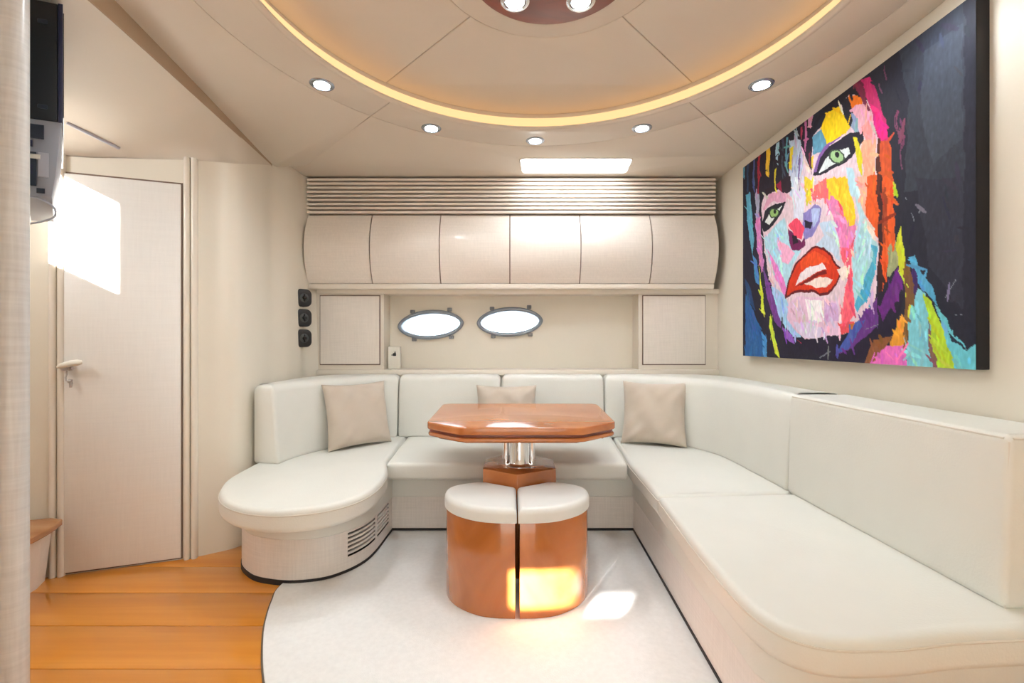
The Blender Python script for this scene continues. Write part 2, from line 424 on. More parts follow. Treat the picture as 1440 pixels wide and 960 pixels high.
# low side ceiling over the door, with the tan step that drops to it
stl = [Vector((-1.20, .5, 2.01)), Vector((-1.25, 1.35, 2.01)), Vector((-1.315, 1.95, 2.015)), Vector((-1.400, 2.655, 2.025))]
inn = catmull([tuple(v) for v in stl], 8)
outr = [(HX-.02, .5, 2.03), (HX-.02, 1.3, 2.00), (HX, hull_pt(HX)+.01, 1.80), (-1.914, 1.956, 1.795), (-1.50, 2.103, 1.836), (-1.335, 2.225, 1.866), (-1.368, 2.472, 1.962), (-1.402, 2.665, 2.03)]
def resample(p, n):
    P = [Vector(q) for q in p]; L = [0]
    for a, c in zip(P, P[1:]): L.append(L[-1]+(c-a).length)
    out = []
    for i in range(n):
        s = L[-1]*i/(n-1); k = max(0, min(len(P)-2, next((j for j in range(len(L)-1) if L[j+1] >= s-1e-9), len(P)-2)))
        out.append(P[k].lerp(P[k+1], (s-L[k])/max(1e-9, L[k+1]-L[k])))
    return out
A = resample(inn, 40); B = resample(outr, 40); V = []; Fc = []
for i in range(40):
    for k in range(13): V.append(A[i].lerp(B[i], k/12))
for i in range(39):
    for k in range(12): Fc.append((i*13+k, i*13+k+1, (i+1)*13+k+1, (i+1)*13+k))
lowc = mk('side_panel', V, Fc, 'ceiling', ce, 40)
lc_bvh = BVHTree.FromPolygons(V, Fc)
V = []; Fc = []
up = resample([(-1.215, .5, ZC+.01), (-1.263, 1.444, ZC+.01), (-1.315, 1.95, ZC+.004), (-1.402, 2.66, 2.036)], 40)
for i in range(40): V += [A[i]+Vector((0, 0, -.004)), up[i]+Vector((.0, 0, .0)), up[i]+Vector((-.03, 0, .012)), A[i]+Vector((-.03, 0, .012))]
for i in range(39):
    for k in range(4): Fc.append((i*4+k, i*4+(k+1) % 4, (i+1)*4+(k+1) % 4, (i+1)*4+k))
tag(mk('trim_1', V, Fc, 'step_face', None, 40), 'tan step where the main ceiling drops to the low side ceiling over the door', kind='structure')
mk('side_ceiling_front', [(-1.20, RY, ZC), (-1.20, .5, 2.01), (HX-.02, .5, 2.03), (HX-.02, RY, 2.05), (-1.20, .5, ZC+.02), (-1.2, RY, ZC+.02)], [(0, 1, 2, 3), (0, 1, 4, 5)], 'ceiling', ce, 0)

# grey slot in the side ceiling
p0, _ = hit(lc_bvh, 94, 172); p1, _ = hit(lc_bvh, 168, 208)
tag(mk('trim_2', *tube([p0+Vector((0, 0, -.001)), p1+Vector((0, 0, -.001))], .0075, 6), 'cable', None, 30), 'thin grey track let into the low side ceiling', kind='structure')

# ------------------------------------------------------------------ ceiling fittings
hw = thing('window_1', (.39, 2.8, ZC), 'bright white daylight hatch in the ceiling above the slatted panel', None, kind='structure')
mk('hatch_frame', *xf(plate(inset(ccw(HATCH), -.004), [inset(ccw(HATCH), .004)], .012, .003), Matrix.Translation((0, 0, ZC+.002))), 'trim_white', hw, 40)
mk('pane', *xf(plate(inset(ccw(HATCH), .002), [], .005), Matrix.Translation((0, 0, ZC+.006))), 'hatch_sky', hw, 30)

def downlight(loc, label, group, mat='steel_ring', s=1.0):
    x, y, z = loc
    t = thing('downlight', loc, label, 'light', group)
    mk('bezel', *lathe([(.036*s, .002), (.038*s, -.004), (.045*s, -.005), (.050*s, -.001), (.050*s, .004), (.036*s, .004)], 32, loc, True), mat, t, 50)
    mk('inner_rim', *lathe([(.030*s, .001), (.032*s, -.003), (.036*s, -.002), (.036*s, .003), (.030*s, .003)], 32, loc, True), 'chrome', t, 50)
    mk('lens', *lathe([(0, -.0085), (.016*s, -.0075), (.027*s, -.004), (.0305*s, .0), (0, .002)], 24, loc), 'lamp_lens', t, 60)
    ld = bpy.data.lights.new('downlight_beam', 'SPOT'); ld.energy = 11; ld.spot_size = 2.7; ld.spot_blend = 1; ld.shadow_soft_size = .05; ld.color = (.90, .96, 1)
    lo = bpy.data.objects.new('beam', ld); COL.objects.link(lo); lo.parent = t; lo.location = (0, 0, -.012)
    return t
names = {0: 'white downlight above the near end of the painting', 30: 'white downlight above the far end of the painting', 60: 'white downlight by the hatch corner, on the painting side',
         90: 'white downlight at the middle of the ring, next to the hatch', 120: 'white downlight in the ring above the left porthole side of the cabinets',
         150: 'white downlight in the ring near the diagonal ceiling seam by the cabinets', 180: 'white downlight in the ring beside the tan ceiling step',
}
for a, lab in names.items():
    x, y = ray(a*D, 1.07)
    downlight((x, y, ZC), lab, 'downlights around the ceiling recess')
wd = thing('ceiling_medallion', (CC[0], CC[1]+.02, ZI-.03), 'round glossy mahogany disc at the centre of the ceiling recess', 'ceiling panel')
mk('disc', *lathe([(0, -.012), (.262, -.012), (.276, -.006), (.28, .004), (.28, .022), (0, .022)], 72, (CC[0], CC[1]+.015, ZI-.012)), 'mahogany', wd, 40)
for dx, lab in ((-.115, 'chrome ringed downlight in the mahogany disc, on the door side'), (.11, 'chrome ringed downlight in the mahogany disc, on the painting side')):
        downlight((CC[0]+dx, CC[1]+.015+.155, ZI-.024), lab, 'downlights in the mahogany disc', 'chrome', 1.0)
led = mk('cove_light_strip', *lathe([(RI+.020, ZC+.031), (RI+.044, ZC+.031), (RI+.044, ZC+.082), (RI+.030, ZC+.076)], 140, (CC[0], CC[1], 0), True), 'led_warm', None, 60)
tag(led, 'warm amber light strip running round the ceiling recess', 'light strip')

# ------------------------------------------------------------------ door, trims, step, column on the left
U = Vector((.9425, .335, 0)).normalized(); NN = Vector((U.y, -U.x, 0)); O0 = Vector((-1.914, 1.951, 0))
DM = Matrix(((U.x, 0, NN.x, O0.x), (U.y, 0, NN.y, O0.y), (0, 1, 0, 0), (0, 0, 0, 1)))      # local (s, z, off)
def slab(outline, off0, off1, r=.003):
    return xf(pad(outline, off0, off1, r, 2), DM)
dr = thing('door_1', tuple(O0), 'white grass-cloth cabin door with a lever handle', None, kind='structure')
mk('gap', *slab(rect(-.006, .425, .004, 1.727), -.004, .004, .001), 'gap_brown', dr, 30)
leaf = mk('leaf', *slab(rect(0, .420, .012, 1.718), 0, .014, .003), 'door_weave', dr, 30)
hz = .905
hd = mk('handle', *xf(join(tube([(-.004, hz-.012, .05), (.01, hz-.006, .052), (.04, hz+.002, .053), (.065, hz+.006, .052), (.078, hz+.008, .048)], [.005, .011, .0135, .013, .007], 12)), DM), 'white_plastic', leaf, 60)
mk('handle_rose', *xf(join(tube([(.018, hz-.012, .012), (.018, hz-.012, .05)], .016, 16), tube([(.03, hz-.020, .03), (.045, hz-.018, .045)], [.010, .006], 10)), DM), 'hardware', leaf, 50)
ky = thing('key', tuple(O0+U*.02+Vector((0, 0, hz-.085))), 'small metal key with a fob hanging from the lock under the lever handle', 'key')
mk('key_ring', *xf(tube([(.018, hz-.030, .03), (.020, hz-.045, .034), (.016, hz-.058, .034), (.018, hz-.070, .034), (.030, hz-.076, .034)], .0028, 8), DM), 'hardware', ky, 60)
mk('fob', *xf(join(tube([(.026, hz-.072, .034), (.036, hz-.074, .034)], .009, 10), tube([(.034, hz-.078, .034), (.033, hz-.10, .034)], [.007, .0045], 10)), DM), 'hardware', ky, 50)
for nm, s0, lab, h in (('trim_3', -.052, 'pair of cream ribs framing the handle side of the door', 1.80), ('trim_4', .430, 'pair of cream ribs framing the hinge side of the door', 1.845)):
    t = thing(nm, tuple(O0+U*s0), lab, None, kind='structure')
    for q in (0, 1):
        s = s0+.013+q*.028
        g = xf(pad([(s-.013, -.01), (s+.013, -.01)]+[(s+.013*math.cos(a), .006+.016*math.sin(a)) for a in [PI*k/8 for k in range(9)]], 0, h, .0008, 1),
               Matrix(((U.x, NN.x, 0, O0.x), (U.y, NN.y, 0, O0.y), (0, 0, 1, 0), (0, 0, 0, 1))))
        mk('rib', *g, 'trim_white', t, 40)
st = thing('step', (-2.1, 1.8, 0), 'low step with a tan timber tread in the corner beside the door', 'step')
tr = catmull([(-1.80, 1.60), (-1.812, 1.72), (-1.835, 1.81), (-1.872, 1.895)], 6)+[(-1.93, 1.91), (-2.32, 1.78), (-2.32, 1.60)]
mk('tread', *pad(tr, .235, .262, .006, 3), 'tread', st)
bt = [(-1.83, 1.615), (-1.845, 1.72), (-1.868, 1.81), (-1.90, 1.88), (-2.30, 1.77), (-2.30, 1.615)]
bb = [(-1.90, 1.615), (-1.905, 1.75), (-1.922, 1.84), (-1.955, 1.905), (-2.30, 1.77), (-2.30, 1.615)]
n6 = len(bt); V = [(x, y, 0) for x, y in bb]+[(x, y, .237) for x, y in bt]
mk('riser', V, [(i, (i+1) % n6, n6+(i+1) % n6, n6+i) for i in range(n6)]+[tuple(range(n6)), tuple(range(n6, 2*n6))], 'door_weave', st, 0)
# column / partition end close to the camera, ribbed grass-cloth
cx, cy = -1.291, 1.178
prt = [(-1.72, 1.150), (-1.39, 1.150)]
for q in range(3):                            # three shallow vertical ribs
    x0 = -1.388+q*.030
    prt += [(x0+.015+.014*math.cos(a), 1.151-.012*math.sin(a)) for a in [PI-PI*k/8 for k in range(9)]]
prt = [p for p in prt if p[0] < cx-.004]+[(cx+.03*math.cos(a), cy+.03*math.sin(a)) for a in [-PI/2+PI*k/14 for k in range(15)]]+[(-1.72, 1.208)]
tag(mk('wall_partition', *prism(prt, 0, 2.06), 'column_weave', None, 30), 'ribbed grey grass-cloth partition end that carries the television', kind='structure')

# ------------------------------------------------------------------ television on its bracket
tvA, tvB = Vector((-1.392, 1.300, 0)), Vector((-1.313, 1.331, 0))
tu = (tvB-tvA).normalized(); tw = (tvB-tvA).length; td = Vector((-.702, .712, 0))
def tvm(lz): return Matrix(((tu.x, 0, td.x, tvA.x), (tu.y, 0, td.y, tvA.y), (0, 1, 0, lz), (0, 0, 0, 1)))   # local (across, up, depth)
tv = thing('television', (-1.50, 1.45, 1.42), 'flat television seen edge-on, mounted high on the ribbed partition', 'television')
mk('housing', *xf(pad(rect(0, tw*.86, 0, .345), 0, .50, .006, 2), tvm(1.640)), 'tv_black', tv, 40)
mk('bezel', *xf(pad(rect(tw*.86, tw, 0, .345), -.004, .505, .004, 2), tvm(1.640)), 'tv_edge', tv, 40)
mk('screen', *xf(pad(rect(tw, tw+.002, .02, .33), .02, .485, .0005, 1), tvm(1.640)), 'tv_screen', tv, 40)
for lz in (1.918, 1.672):
    mk('vent_slot', *xf(pad(fillet(rect(tw*.32, tw*.60, 0, .012), .004), -.003, .004, .001, 1), tvm(lz)), 'port_dark', tv, 40)
pn = mk('connector_panel', *xf(pad([(0, 0), (tw*.70, .0), (tw*.80, .06), (tw*.97, .222), (0, .222)], .004, .40, .004, 2), tvm(1.420)), 'tv_grey', tv, 40)
for x0, x1, z0, z1, mt in ((.0, .50, .165, .205, 'port_dark'), (.0, .30, .028, .125, 'port_dark'), (.34, .62, .055, .125, 'cable'), (.0, .2, .14, .158, 'tv_edge'), (.30, .52, .008, .022, 'port_dark'), (.10, .40, .105, .118, 'white_plastic'), (.05, .22, .06, .09, 'tv_edge')):
    mk('port', *xf(pad(rect(tw*x0, tw*x1, z0, z1), -.001+(-.002 if mt == 'white_plastic' else 0), .01, .001, 1), tvm(1.420)), mt, pn, 30)
mk('bracket', *xf(join(pad(rect(-.04, .004, .05, .22), .02, .10, .004, 1)), tvm(1.640)), 'tv_grey', tv, 40)
mk('bracket_arm', *tube([tvA+Vector((-.01, .03, 1.77)), Vector((-1.45, 1.24, 1.77)), Vector((-1.45, 1.20, 1.77))], .012, 8), 'tv_grey', tv, 40)
cb = catmull([tuple(px(39, 276, 1.32)), tuple(px(58, 280, 1.32)), tuple(px(76, 292, 1.325)), tuple(px(77, 304, 1.325)), tuple(px(60, 311, 1.32)), tuple(px(38, 315, 1.31))], 8)
mk('cable', *tube(cb, .0028, 8), 'cable', tv, 60)

# ------------------------------------------------------------------ back wall joinery
XE = [-1.345, -.919, -.469, -.014, .445, .905, 1.335]
ZT, ZB = 1.834, 1.378
def cabY(z, off=0): return 3.0-.07*(1-((z-1.606)/.2285)**2)+off
labs = ['overhead cabinet with a curved door at the end by the round black dials', 'second overhead cabinet from the round black dials, above the flush cupboard edge', 'overhead cabinet with a curved door above the left porthole',
        'overhead cabinet with a curved door above the right porthole, below the hatch', 'second overhead cabinet from the painting wall', 'overhead cabinet with a curved door at the end by the painting wall']
for i in range(6):
    x0, x1 = XE[i], XE[i+1]
    t = thing('overhead_cabinet', ((x0+x1)/2, 3.05, ZB), labs[i], 'cabinet', 'curved overhead cabinets along the back wall')
    zs = [ZB+(ZT-ZB)*k/14 for k in range(15)]
    def curved(xa, xb, off, depth, za, zb, bev=0):
        zz = [za+(zb-za)*k/14 for k in range(15)]; V = []; Fc = []
        for xq in (xa, xb):
            V += [(xq, cabY(z, off), z) for z in zz]+[((xq), depth if depth else cabY(z, off)+.014, z) for z in zz[::-1]]
        n_ = 30
        for k in range(n_): Fc.append((k, (k+1) % n_, n_+(k+1) % n_, n_+k))
        Fc += [tuple(range(n_)), tuple(range(n_, 2*n_))]
        return V, Fc
    mk('carcass', *curved(x0, x1, .012, BY, ZB, ZT), 'gap_brown', t, 30)
    mk('cabinet_door', *curved(x0+.0035, x1-.0035, 0, None, ZB+.004, ZT-.004), 'laminate', t, 30)
sp = thing('slatted_panel', (0, 3.0, ZT), 'panel of narrow cream slats between the cabinets and the ceiling', 'slatted panel')
mk('backing', *box(XE[0], XE[-1], 3.018, 3.1, ZT, ZC-.001), 'gap_brown', sp, 0)
p_ = (2.074-ZT)/9
slm = None
for k in range(9):
    zc = ZT+p_*(k+.5)
    s = mk('slat', *xf(box(XE[0]+.002, XE[-1]-.002, 0, .042, -p_*.30, p_*.30, .003), Matrix.Translation((0, 2.978, zc))), 'slat', sp, 40)
# valance under the cabinets
tag(mk('trim_5', *join(box(-1.335, 1.325, 2.985, BY+.005, 1.345, 1.379, .006), box(-1.30, RX, 3.03, BY+.005, 1.318, 1.35, .004)), 'trim_white', None, 30), 'pale ledge running under the overhead cabinets', kind='structure')
# flush cupboards either side of the niche
for (xa, xb, da, db, lab) in ((-1.32, -.858, (450-720)/F*3.05, (535-720)/F*3.05, 'flush cupboard next to the round black dials'), (.848, RX, (903-720)/F*3.05, (992-720)/F*3.05, 'flush cupboard next to the painting wall')):
    t = thing('wall_cupboard', ((xa+xb)/2, 3.05, .80), lab+', square grass-cloth door', 'cupboard', 'flush cupboards beside the niche')
    mk('carcass', *box(xa, xb, 3.05, BY+.002, .80, 1.33, .003), 'trim_white', t, 30)
    z0, z1 = CAMH-(513-480)/F*3.05, CAMH-(415-480)/F*3.05
    mk('brown_border', *box(da, db, 3.046, 3.06, z0, z1, .001), 'gap_brown', t, 30)  # brown strip showing as a thin border round the cupboard door
    mk('cupboard_door', *box(da+.006, db-.006, 3.040, 3.055, z0+.006, z1-.006, .003), 'laminate', t, 30)
tag(mk('trim_6', *box(-1.30, RX, 3.025, BY+.01, .775, .812, .006), 'trim_white', None, 30), 'narrow cream ledge at the foot of the niche', kind='structure')
tag(mk('trim_7', *box(-1.30, RX, 3.06, BY+.01, 0, .78), 'wall', None, 0), 'cream panel behind the sofa back', kind='structure')
# portholes
for i, (p, a, b_, r) in enumerate(PH):
    t = thing('window_%d' % (i+2), (p.x, BY, p.z), ('left' if i == 0 else 'right') and ('oval steel porthole beside the white remote box' if i == 0 else 'oval steel porthole nearer the middle of the niche'), None, kind='structure')
    mt = Matrix.Translation((0, BY-.008, 0)) @ TOXZ
    mk('porthole_frame', *xf(plate(almond(p.x, p.z, a, b_, r), [almond(p.x, p.z, a*.885, b_*.73, r)], .030, .011), mt), 'porthole_rim', t, 60)
    mk('sleeve', *xf(plate(almond(p.x, p.z, a*.90, b_*.76, r), [almond(p.x, p.z, a*.885, b_*.73, r)], .06), Matrix.Translation((0, BY+.03, 0)) @ TOXZ), 'porthole_rim', t, 60)
    mk('pane', *xf(plate(almond(p.x, p.z, a*.89, b_*.745, r), [], .006), Matrix.Translation((0, BY+.04, 0)) @ TOXZ), 'porthole_glass', t, 30)
    for sx, sz in ((-.52, 1), (.60, 1), (-.52, -1), (.60, -1)):
        xx = a*sx; zz = b_*sz*.93
        c = Vector((p.x+xx*math.cos(r)-zz*math.sin(r), BY, p.z+xx*math.sin(r)+zz*math.cos(r)))
        mk('latch', *join(xf(pad(fillet(rect(-.016, .016, -.012, .014), .005), 0, .02, .003, 2), Matrix.Translation((c.x, BY, c.z)) @ TOXZ), cyl((c.x, BY-.012, c.z+.004*sz), .008, .016, 12, 'y', .002)), 'latch_metal', t, 40)
rm = thing('remote_box', (px(555, 516, 3.12).x, 3.12, .812), 'small white upright control box standing on the niche ledge', 'control box')
bx0 = px(547, 516, 3.12).x; bx1 = px(563.5, 516, 3.12).x
bd = mk('case', *box(bx0, bx1, 3.10, 3.135, .812, .966, .006), 'white_plastic', rm, 40)
mk('emblem', *xf(join(pad(fillet(rect(-.010, .012, -.014, .006), .004), 0, .002, .0005, 1), pad([(-.002, .004), (.010, .004), (.006, .022)], 0, .002, .0005, 1), pad(rect(-.020, -.004, -.010, -.004), 0, .002, .0005, 1)), Matrix.Translation(((bx0+bx1)/2+.002, 3.0995, .915)) @ TOXZ), 'ink', rm, 0)
# three black dials on the curved wall
for y, lab in ((419, 'uppermost of the three round black dials on the curved wall'), (447, 'middle one of the three round black dials on the curved wall'), (475.5, 'lowest of the three round black dials on the curved wall')):
    h, nrm = hit(wl_bvh, 424, y)
    nrm = Vector((.78, -.62, 0)).normalized()
    h = h+nrm*.014
    zq = nrm; yq = Vector((0, 0, 1)); xq = yq.cross(zq)
    mt = Matrix(((xq.x, yq.x, zq.x, h.x), (xq.y, yq.y, zq.y, h.y), (xq.z, yq.z, zq.z, h.z), (0, 0, 0, 1)))
    t = thing('wall_dial', tuple(h), lab, 'dial', 'round black dials by the overhead cabinets')
    mk('case', *xf(pad(fillet(rect(-.052, .052, -.056, .056), .034, 8), -.055, .022, .010, 3), mt), 'black_plastic', t, 40)
    mk('face', *xf(lathe([(0, .024), (.026, .024), (.032, .020), (.032, .018), (0, .018)], 28), mt), 'dial', t, 50)
    mk('knob', *xf(join(lathe([(0, .040), (.010, .039), (.012, .034), (.013, .022), (0, .022)], 20), pad(rect(-.004, .004, -.024, .024), .022, .034, .002, 1)), mt), 'black_plastic', t, 50)

# ------------------------------------------------------------------ U-shaped sofa
sf = thing('u_shaped_sofa', (0, 2.3, 0), 'U-shaped cream leather sofa with rounded ends lining the cabin', 'sofa')
lb = catmull([(-1.285, 2.6), (-1.25, 2.2), (-1.206, 2.03), (-1.10, 1.92), (-.994, 1.877), (-.875, 1.867), (-.746, 1.915), (-.652, 2.065), (-.630, 2.344), (-.630, 2.388)], 8)
base = lb+[(.636, 2.388), (.628, 2.1), (.604, 1.333)]+fillet([(.60, 1.25), (.592, 1.03), (1.36, 1.06)], [0, .12, 0], 8)+[(RX-.005, 3.04), (-1.285, 3.04)]
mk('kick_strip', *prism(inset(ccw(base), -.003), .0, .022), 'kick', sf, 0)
VENTS = ((1.957, 2.132), (2.158, 2.325))
def with_points(p, ys_):
    out = [p[0]]
    for a, c in zip(p, p[1:]):
        if a[0] > -.80 and c[1] > a[1]:
            out += [(a[0]+(c[0]-a[0])*(y-a[1])/(c[1]-a[1]), y) for y in ys_ if a[1]+1e-6 < y < c[1]-1e-6]
        out.append(c)
    return out
pb = with_points(lb, [y for v_ in VENTS for y in v_]); npb = len(pb); pb = pb+base[len(lb):]
V = []; Fc = []; lev = [.016, .0745, .1765, .186]; n_ = len(pb)
for z in lev: V += [(x, y, z) for x, y in pb]
for k in range(3):
    for i in range(n_):
        j = (i+1) % n_; ym = (pb[i][1]+pb[j][1])/2
        if k == 1 and j < npb and pb[i][0] > -.80 and any(a < ym < c for a, c in VENTS): continue
        Fc.append((k*n_+i, k*n_+j, (k+1)*n_+j, (k+1)*n_+i))
Fc += cap(pb, list(range(n_)))+cap(pb, list(range(3*n_, 4*n_)))
pl = mk('plinth', V, Fc, 'plinth_weave', sf, 40)
mk('upholstered_base', *pad(inset(ccw(base), -.004), .186, .312, .006, 3), 'leather', sf, 40)
cur = [p for p in lb if p[1] < 2.39 and p[0] > -.80]
def on_curve(y0, y1, n=8):
    out = []
    for k in range(n+1):
        y = y0+(y1-y0)*k/n
        for a, c in zip(cur, cur[1:]):
            if a[1] <= y <= c[1]: t = (y-a[1])/(c[1]-a[1]); out.append((a[0]+(c[0]-a[0])*t, y)); break
    return out
for (y0, y1) in VENTS:
    pts = on_curve(y0, y1)
    for k in range(5):
        z = .0883+.0186*k; V = []; Fc = []
        for i, (x, y) in enumerate(pts):
            V += [(x-.014, y, z-.0048), (x+.0004, y, z-.0048), (x+.0004, y, z+.0048), (x-.014, y, z+.0048)]
        for i in range(len(pts)-1):
            for q in range(4): Fc.append((i*4+q, i*4+(q+1) % 4, (i+1)*4+(q+1) % 4, (i+1)*4+q))
        Fc += [(0, 1, 2, 3), tuple(len(V)-4+q for q in range(4))]
        mk('vent_louvre', V, Fc, 'plinth_weave', pl, 30)
# seat cushions
SL = catmull([(-.640, 2.32), (-.585, 2.13), (-.573, 1.93), (-.61, 1.785), (-.70, 1.69), (-.83, 1.648), (-.95, 1.662), (-1.06, 1.715), (-1.155, 1.80), (-1.225, 1.91), (-1.275, 2.06), (-1.29, 2.30)], 6)+[(-1.29, 2.98), (-.684, 2.98)]
seats = [SL,
         [(-.634, 2.285), (-.033, 2.285), (-.033, 2.98), (-.680, 2.98)],
         [(-.028, 2.285), (.582, 2.285), (.648, 2.98), (-.028, 2.98)],
         [(.590, 2.27), (.579, 1.80), (1.30, 1.856), (1.36, 1.86), (1.36, 2.98), (.654, 2.98)],
         catmull([(.578, 1.793), (.566, 1.60), (.552, 1.38), (.546, 1.15), (.552, 1.05), (.578, .980), (.63, .942), (.70, .931), (.82, .938), (.967, .958), (1.36, .985)], 6)+[(1.36, 1.85)]]
for p in seats:
    p = ccw(p)
    if len(p) < 8: p = fillet(p, .018, 4)
    c = mk('seat_cushion', *pad(p, .300, .390, .022, 5, crown=.004), 'leather', sf, 60)
    if p[0] != 0 and len(p) > 20:
        mk('piping', *tube([(x, y, .366) for x, y in inset(p, -.0005)], .0028, 6, True), 'piping', c, 60)
# back cushions
def back(inner, outer, lean, r=.03):
    """inner and outer rows of equal length; the top front edge leans back towards the outer row"""
    bot_ = inner+outer[::-1]
    cen = []
    for a, c in zip(inner, outer):
        d = Vector(c)-Vector(a); d.normalize(); cen.append((a[0]+d.x*lean, a[1]+d.y*lean))
    top_ = cen+outer[::-1]
    if ccw(bot_)[0] != bot_[0]: bot_, top_ = bot_[::-1], top_[::-1]
    n_ = len(inner); rr = [.016 if k in (0, n_-1, n_, 2*n_-1) else 0 for k in range(2*n_)]
    bot_, top_ = fillet(bot_, rr, 4), fillet(top_, rr, 4)
    return pad(bot_, .382, .786, r, 5, rb=.022, top=top_)
def r2(p, n): return [(v.x, v.y) for v in resample([(a, c, 0) for a, c in p], n)]
lin_ = r2(catmull([(-1.157, 2.257), (-1.135, 2.40), (-1.065, 2.55), (-.955, 2.72), (-.85, 2.84), (-.738, 2.91)], 8), 24)
lout = r2(catmull([(-1.305, 2.295), (-1.292, 2.5), (-1.28, 2.75), (-1.20, 2.95), (-1.0, 3.03), (-.738, 3.035)], 8), 24)
rin_ = r2(catmull([(.600, 2.91), (.72, 2.88), (.86, 2.79), (.992, 2.66), (1.075, 2.53), (1.112, 2.38), (1.119, 2.1), (1.119, 1.862)], 8), 30)
rout = r2(catmull([(.600, 3.035), (.85, 3.035), (1.08, 3.03), (1.24, 2.98), (1.34, 2.86), (1.365, 2.65), (1.368, 2.3), (1.368, 1.862)], 8), 30)
for inn_, out_, ln in ((lin_, lout, .035), ([(-.733, 2.915), (-.072, 2.915)], [(-.733, 3.035), (-.072, 3.035)], .03),
                       ([(-.067, 2.915), (.595, 2.915)], [(-.067, 3.035), (.595, 3.035)], .03), (rin_, rout, .035),
                       ([(1.119, 1.856), (1.120, 1.036)], [(1.368, 1.856), (1.368, 1.036)], .012)):
    n_ = max(2, len(inn_)); inn_, out_ = r2(inn_, max(n_, 12)), r2(out_, max(n_, 12))
    c = mk('back_cushion', *back(inn_, out_, ln, .042 if ln > .02 else .02), 'leather', sf, 60)
    if ln < .02:
        mk('piping', *tube([(1.134, 1.84, .777), (1.135, 1.05, .777)], .0026, 6), 'piping', c, 60)
        mk('piping', *tube([(1.1285, 1.0425, .39), (1.138, 1.042, .77)], .0026, 6), 'piping', c, 60)
        mk('piping', *tube([(1.145, 1.040, .777), (1.355, 1.040, .777)], .0026, 6), 'piping', c, 60)

# ------------------------------------------------------------------ throw pillows
def pillow_geo(wd_, hg, th, seed):
    rnd = random.Random(seed); n_ = 28; V = []; Fc = []; ph = [rnd.uniform(0, 6) for _ in range(6)]
    for side in (1, -1):
        for j in range(n_+1):
            for i in range(n_+1):
                u, v = 2*i/n_-1, 2*j/n_-1
                x = u*wd_/2*(1-.075*(1-v*v)); y = v*hg/2*(1-.075*(1-u*u))
                e = max(0, (1-u**4)*(1-v**4))**.55
                wr = .006*math.sin(6*u+4*v+ph[0])*e+.010*math.sin(11*u-8*v+ph[1]+1.5*math.sin(3*v))*e*abs(u*v)**.6
                wr += .007*math.sin(9*v+5*u*u+ph[2])*e*(abs(u)**2)+.006*math.sin(10*u+4*v*v+ph[3])*e*(abs(v)**3)
                V.append((x, y, side*(th/2*e+.003)+wr))
    m_ = (n_+1)**2
    for s in (0, 1):
        for j in range(n_):
            for i in range(n_):
                a = s*m_+j*(n_+1)+i; q = (a, a+1, a+n_+2, a+n_+1); Fc.append(q if s == 0 else q[::-1])
    bd_ = [i for i in range(n_+1)]+[j*(n_+1)+n_ for j in range(1, n_+1)]+[n_*(n_+1)+i for i in range(n_-1, -1, -1)]+[j*(n_+1) for j in range(n_-1, 0, -1)]
    for a, c in zip(bd_, bd_[1:]+bd_[:1]): Fc.append((a, a+m_, c+m_, c))
    return V, Fc
def put_pillow(bl, br, hgt, tilt, label, seed, th=.11, roll=0):
    """bl, br: lower corners resting on the seat; tilt: lean back"""
    bl, br = Vector(bl), Vector(br); xq = (br-bl).normalized(); wd_ = (br-bl).length
    back_ = Vector((0, 0, 1)).cross(xq).normalized()
    yq = (Vector((0, 0, 1))*math.cos(tilt)+back_*math.sin(tilt)); zq = xq.cross(yq)
    c = (bl+br)/2+yq*(hgt/2)
    R_ = Matrix(((xq.x, yq.x, zq.x, c.x), (xq.y, yq.y, zq.y, c.y), (xq.z, yq.z, zq.z, c.z), (0, 0, 0, 1))) @ Matrix.Rotation(roll, 4, 'Z')
    o = mk('throw_pillow', *xf(pillow_geo(wd_, hgt, th, seed), R_), 'pillow', None, 70)
    return tag(o, label, 'pillow', 'beige throw pillows on the sofa')
put_pillow((-1.01, 2.50, .392), (-.735, 2.775, .392), .375, .24, 'square taupe pillow leaning in the sofa corner by the rounded end', 3)
put_pillow((-.225, 2.79, .392), (.155, 2.79, .392), .345, .27, 'taupe pillow half hidden behind the glossy table', 5)
put_pillow((.655, 2.735, .392), (1.0, 2.60, .392), .375, .24, 'square taupe pillow in the sofa corner by the painting wall', 9)

# ------------------------------------------------------------------ table
tb = thing('dining_table', (.04, 2.1, 0), 'glossy cherry wood table on a chrome column above the stools', 'table')
tp = [(-.372, 1.985), (-.215, 1.85), (.292, 1.85), (.452, 1.985), (.478, 2.575), (-.388, 2.575)]
tpf = fillet(ccw(tp), [.05, .06, .06, .05, .05, .05], 6)
top_o = mk('tabletop', *pad(tpf, .618, .650, .006, 4), 'cherry_top', tb, 50)
mk('edge_moulding', *pad(inset(ccw(tpf), .010), .602, .622, .006, 3), 'mahogany', tb, 50)
mk('folding_leaf', *pad(inset(ccw(tpf), .004), .588, .606, .008, 3), 'cherry_top', tb, 50)
mk('under_frame', *pad(inset(ccw(tpf), .055), .574, .592, .006, 3), 'cherry_top', tb, 50)
col = (.033, 2.05)
mk('column', *lathe([(0, .44), (.062, .44), (.062, .448), (.050, .452), (.044, .458), (.044, .58), (0, .58)], 40, (col[0], col[1], 0)), 'chrome', tb, 50)
for gx, gy_, gr in ((-.062, .02, .016), (.058, .01, .013)):
    mk('guide_tube', *cyl((col[0]+gx, col[1]+gy_, .44), gr, .14, 20), 'chrome', tb, 50)
hx = [(.022, 1.892), (.192, 1.985), (.192, 2.14), (.12, 2.22), (-.055, 2.22), (-.127, 2.14), (-.127, 1.985)]
ped = mk('pedestal', *pad(fillet(ccw(hx), .006, 2), 0.0115, .446, .004, 2), 'cherry', tb, 40)

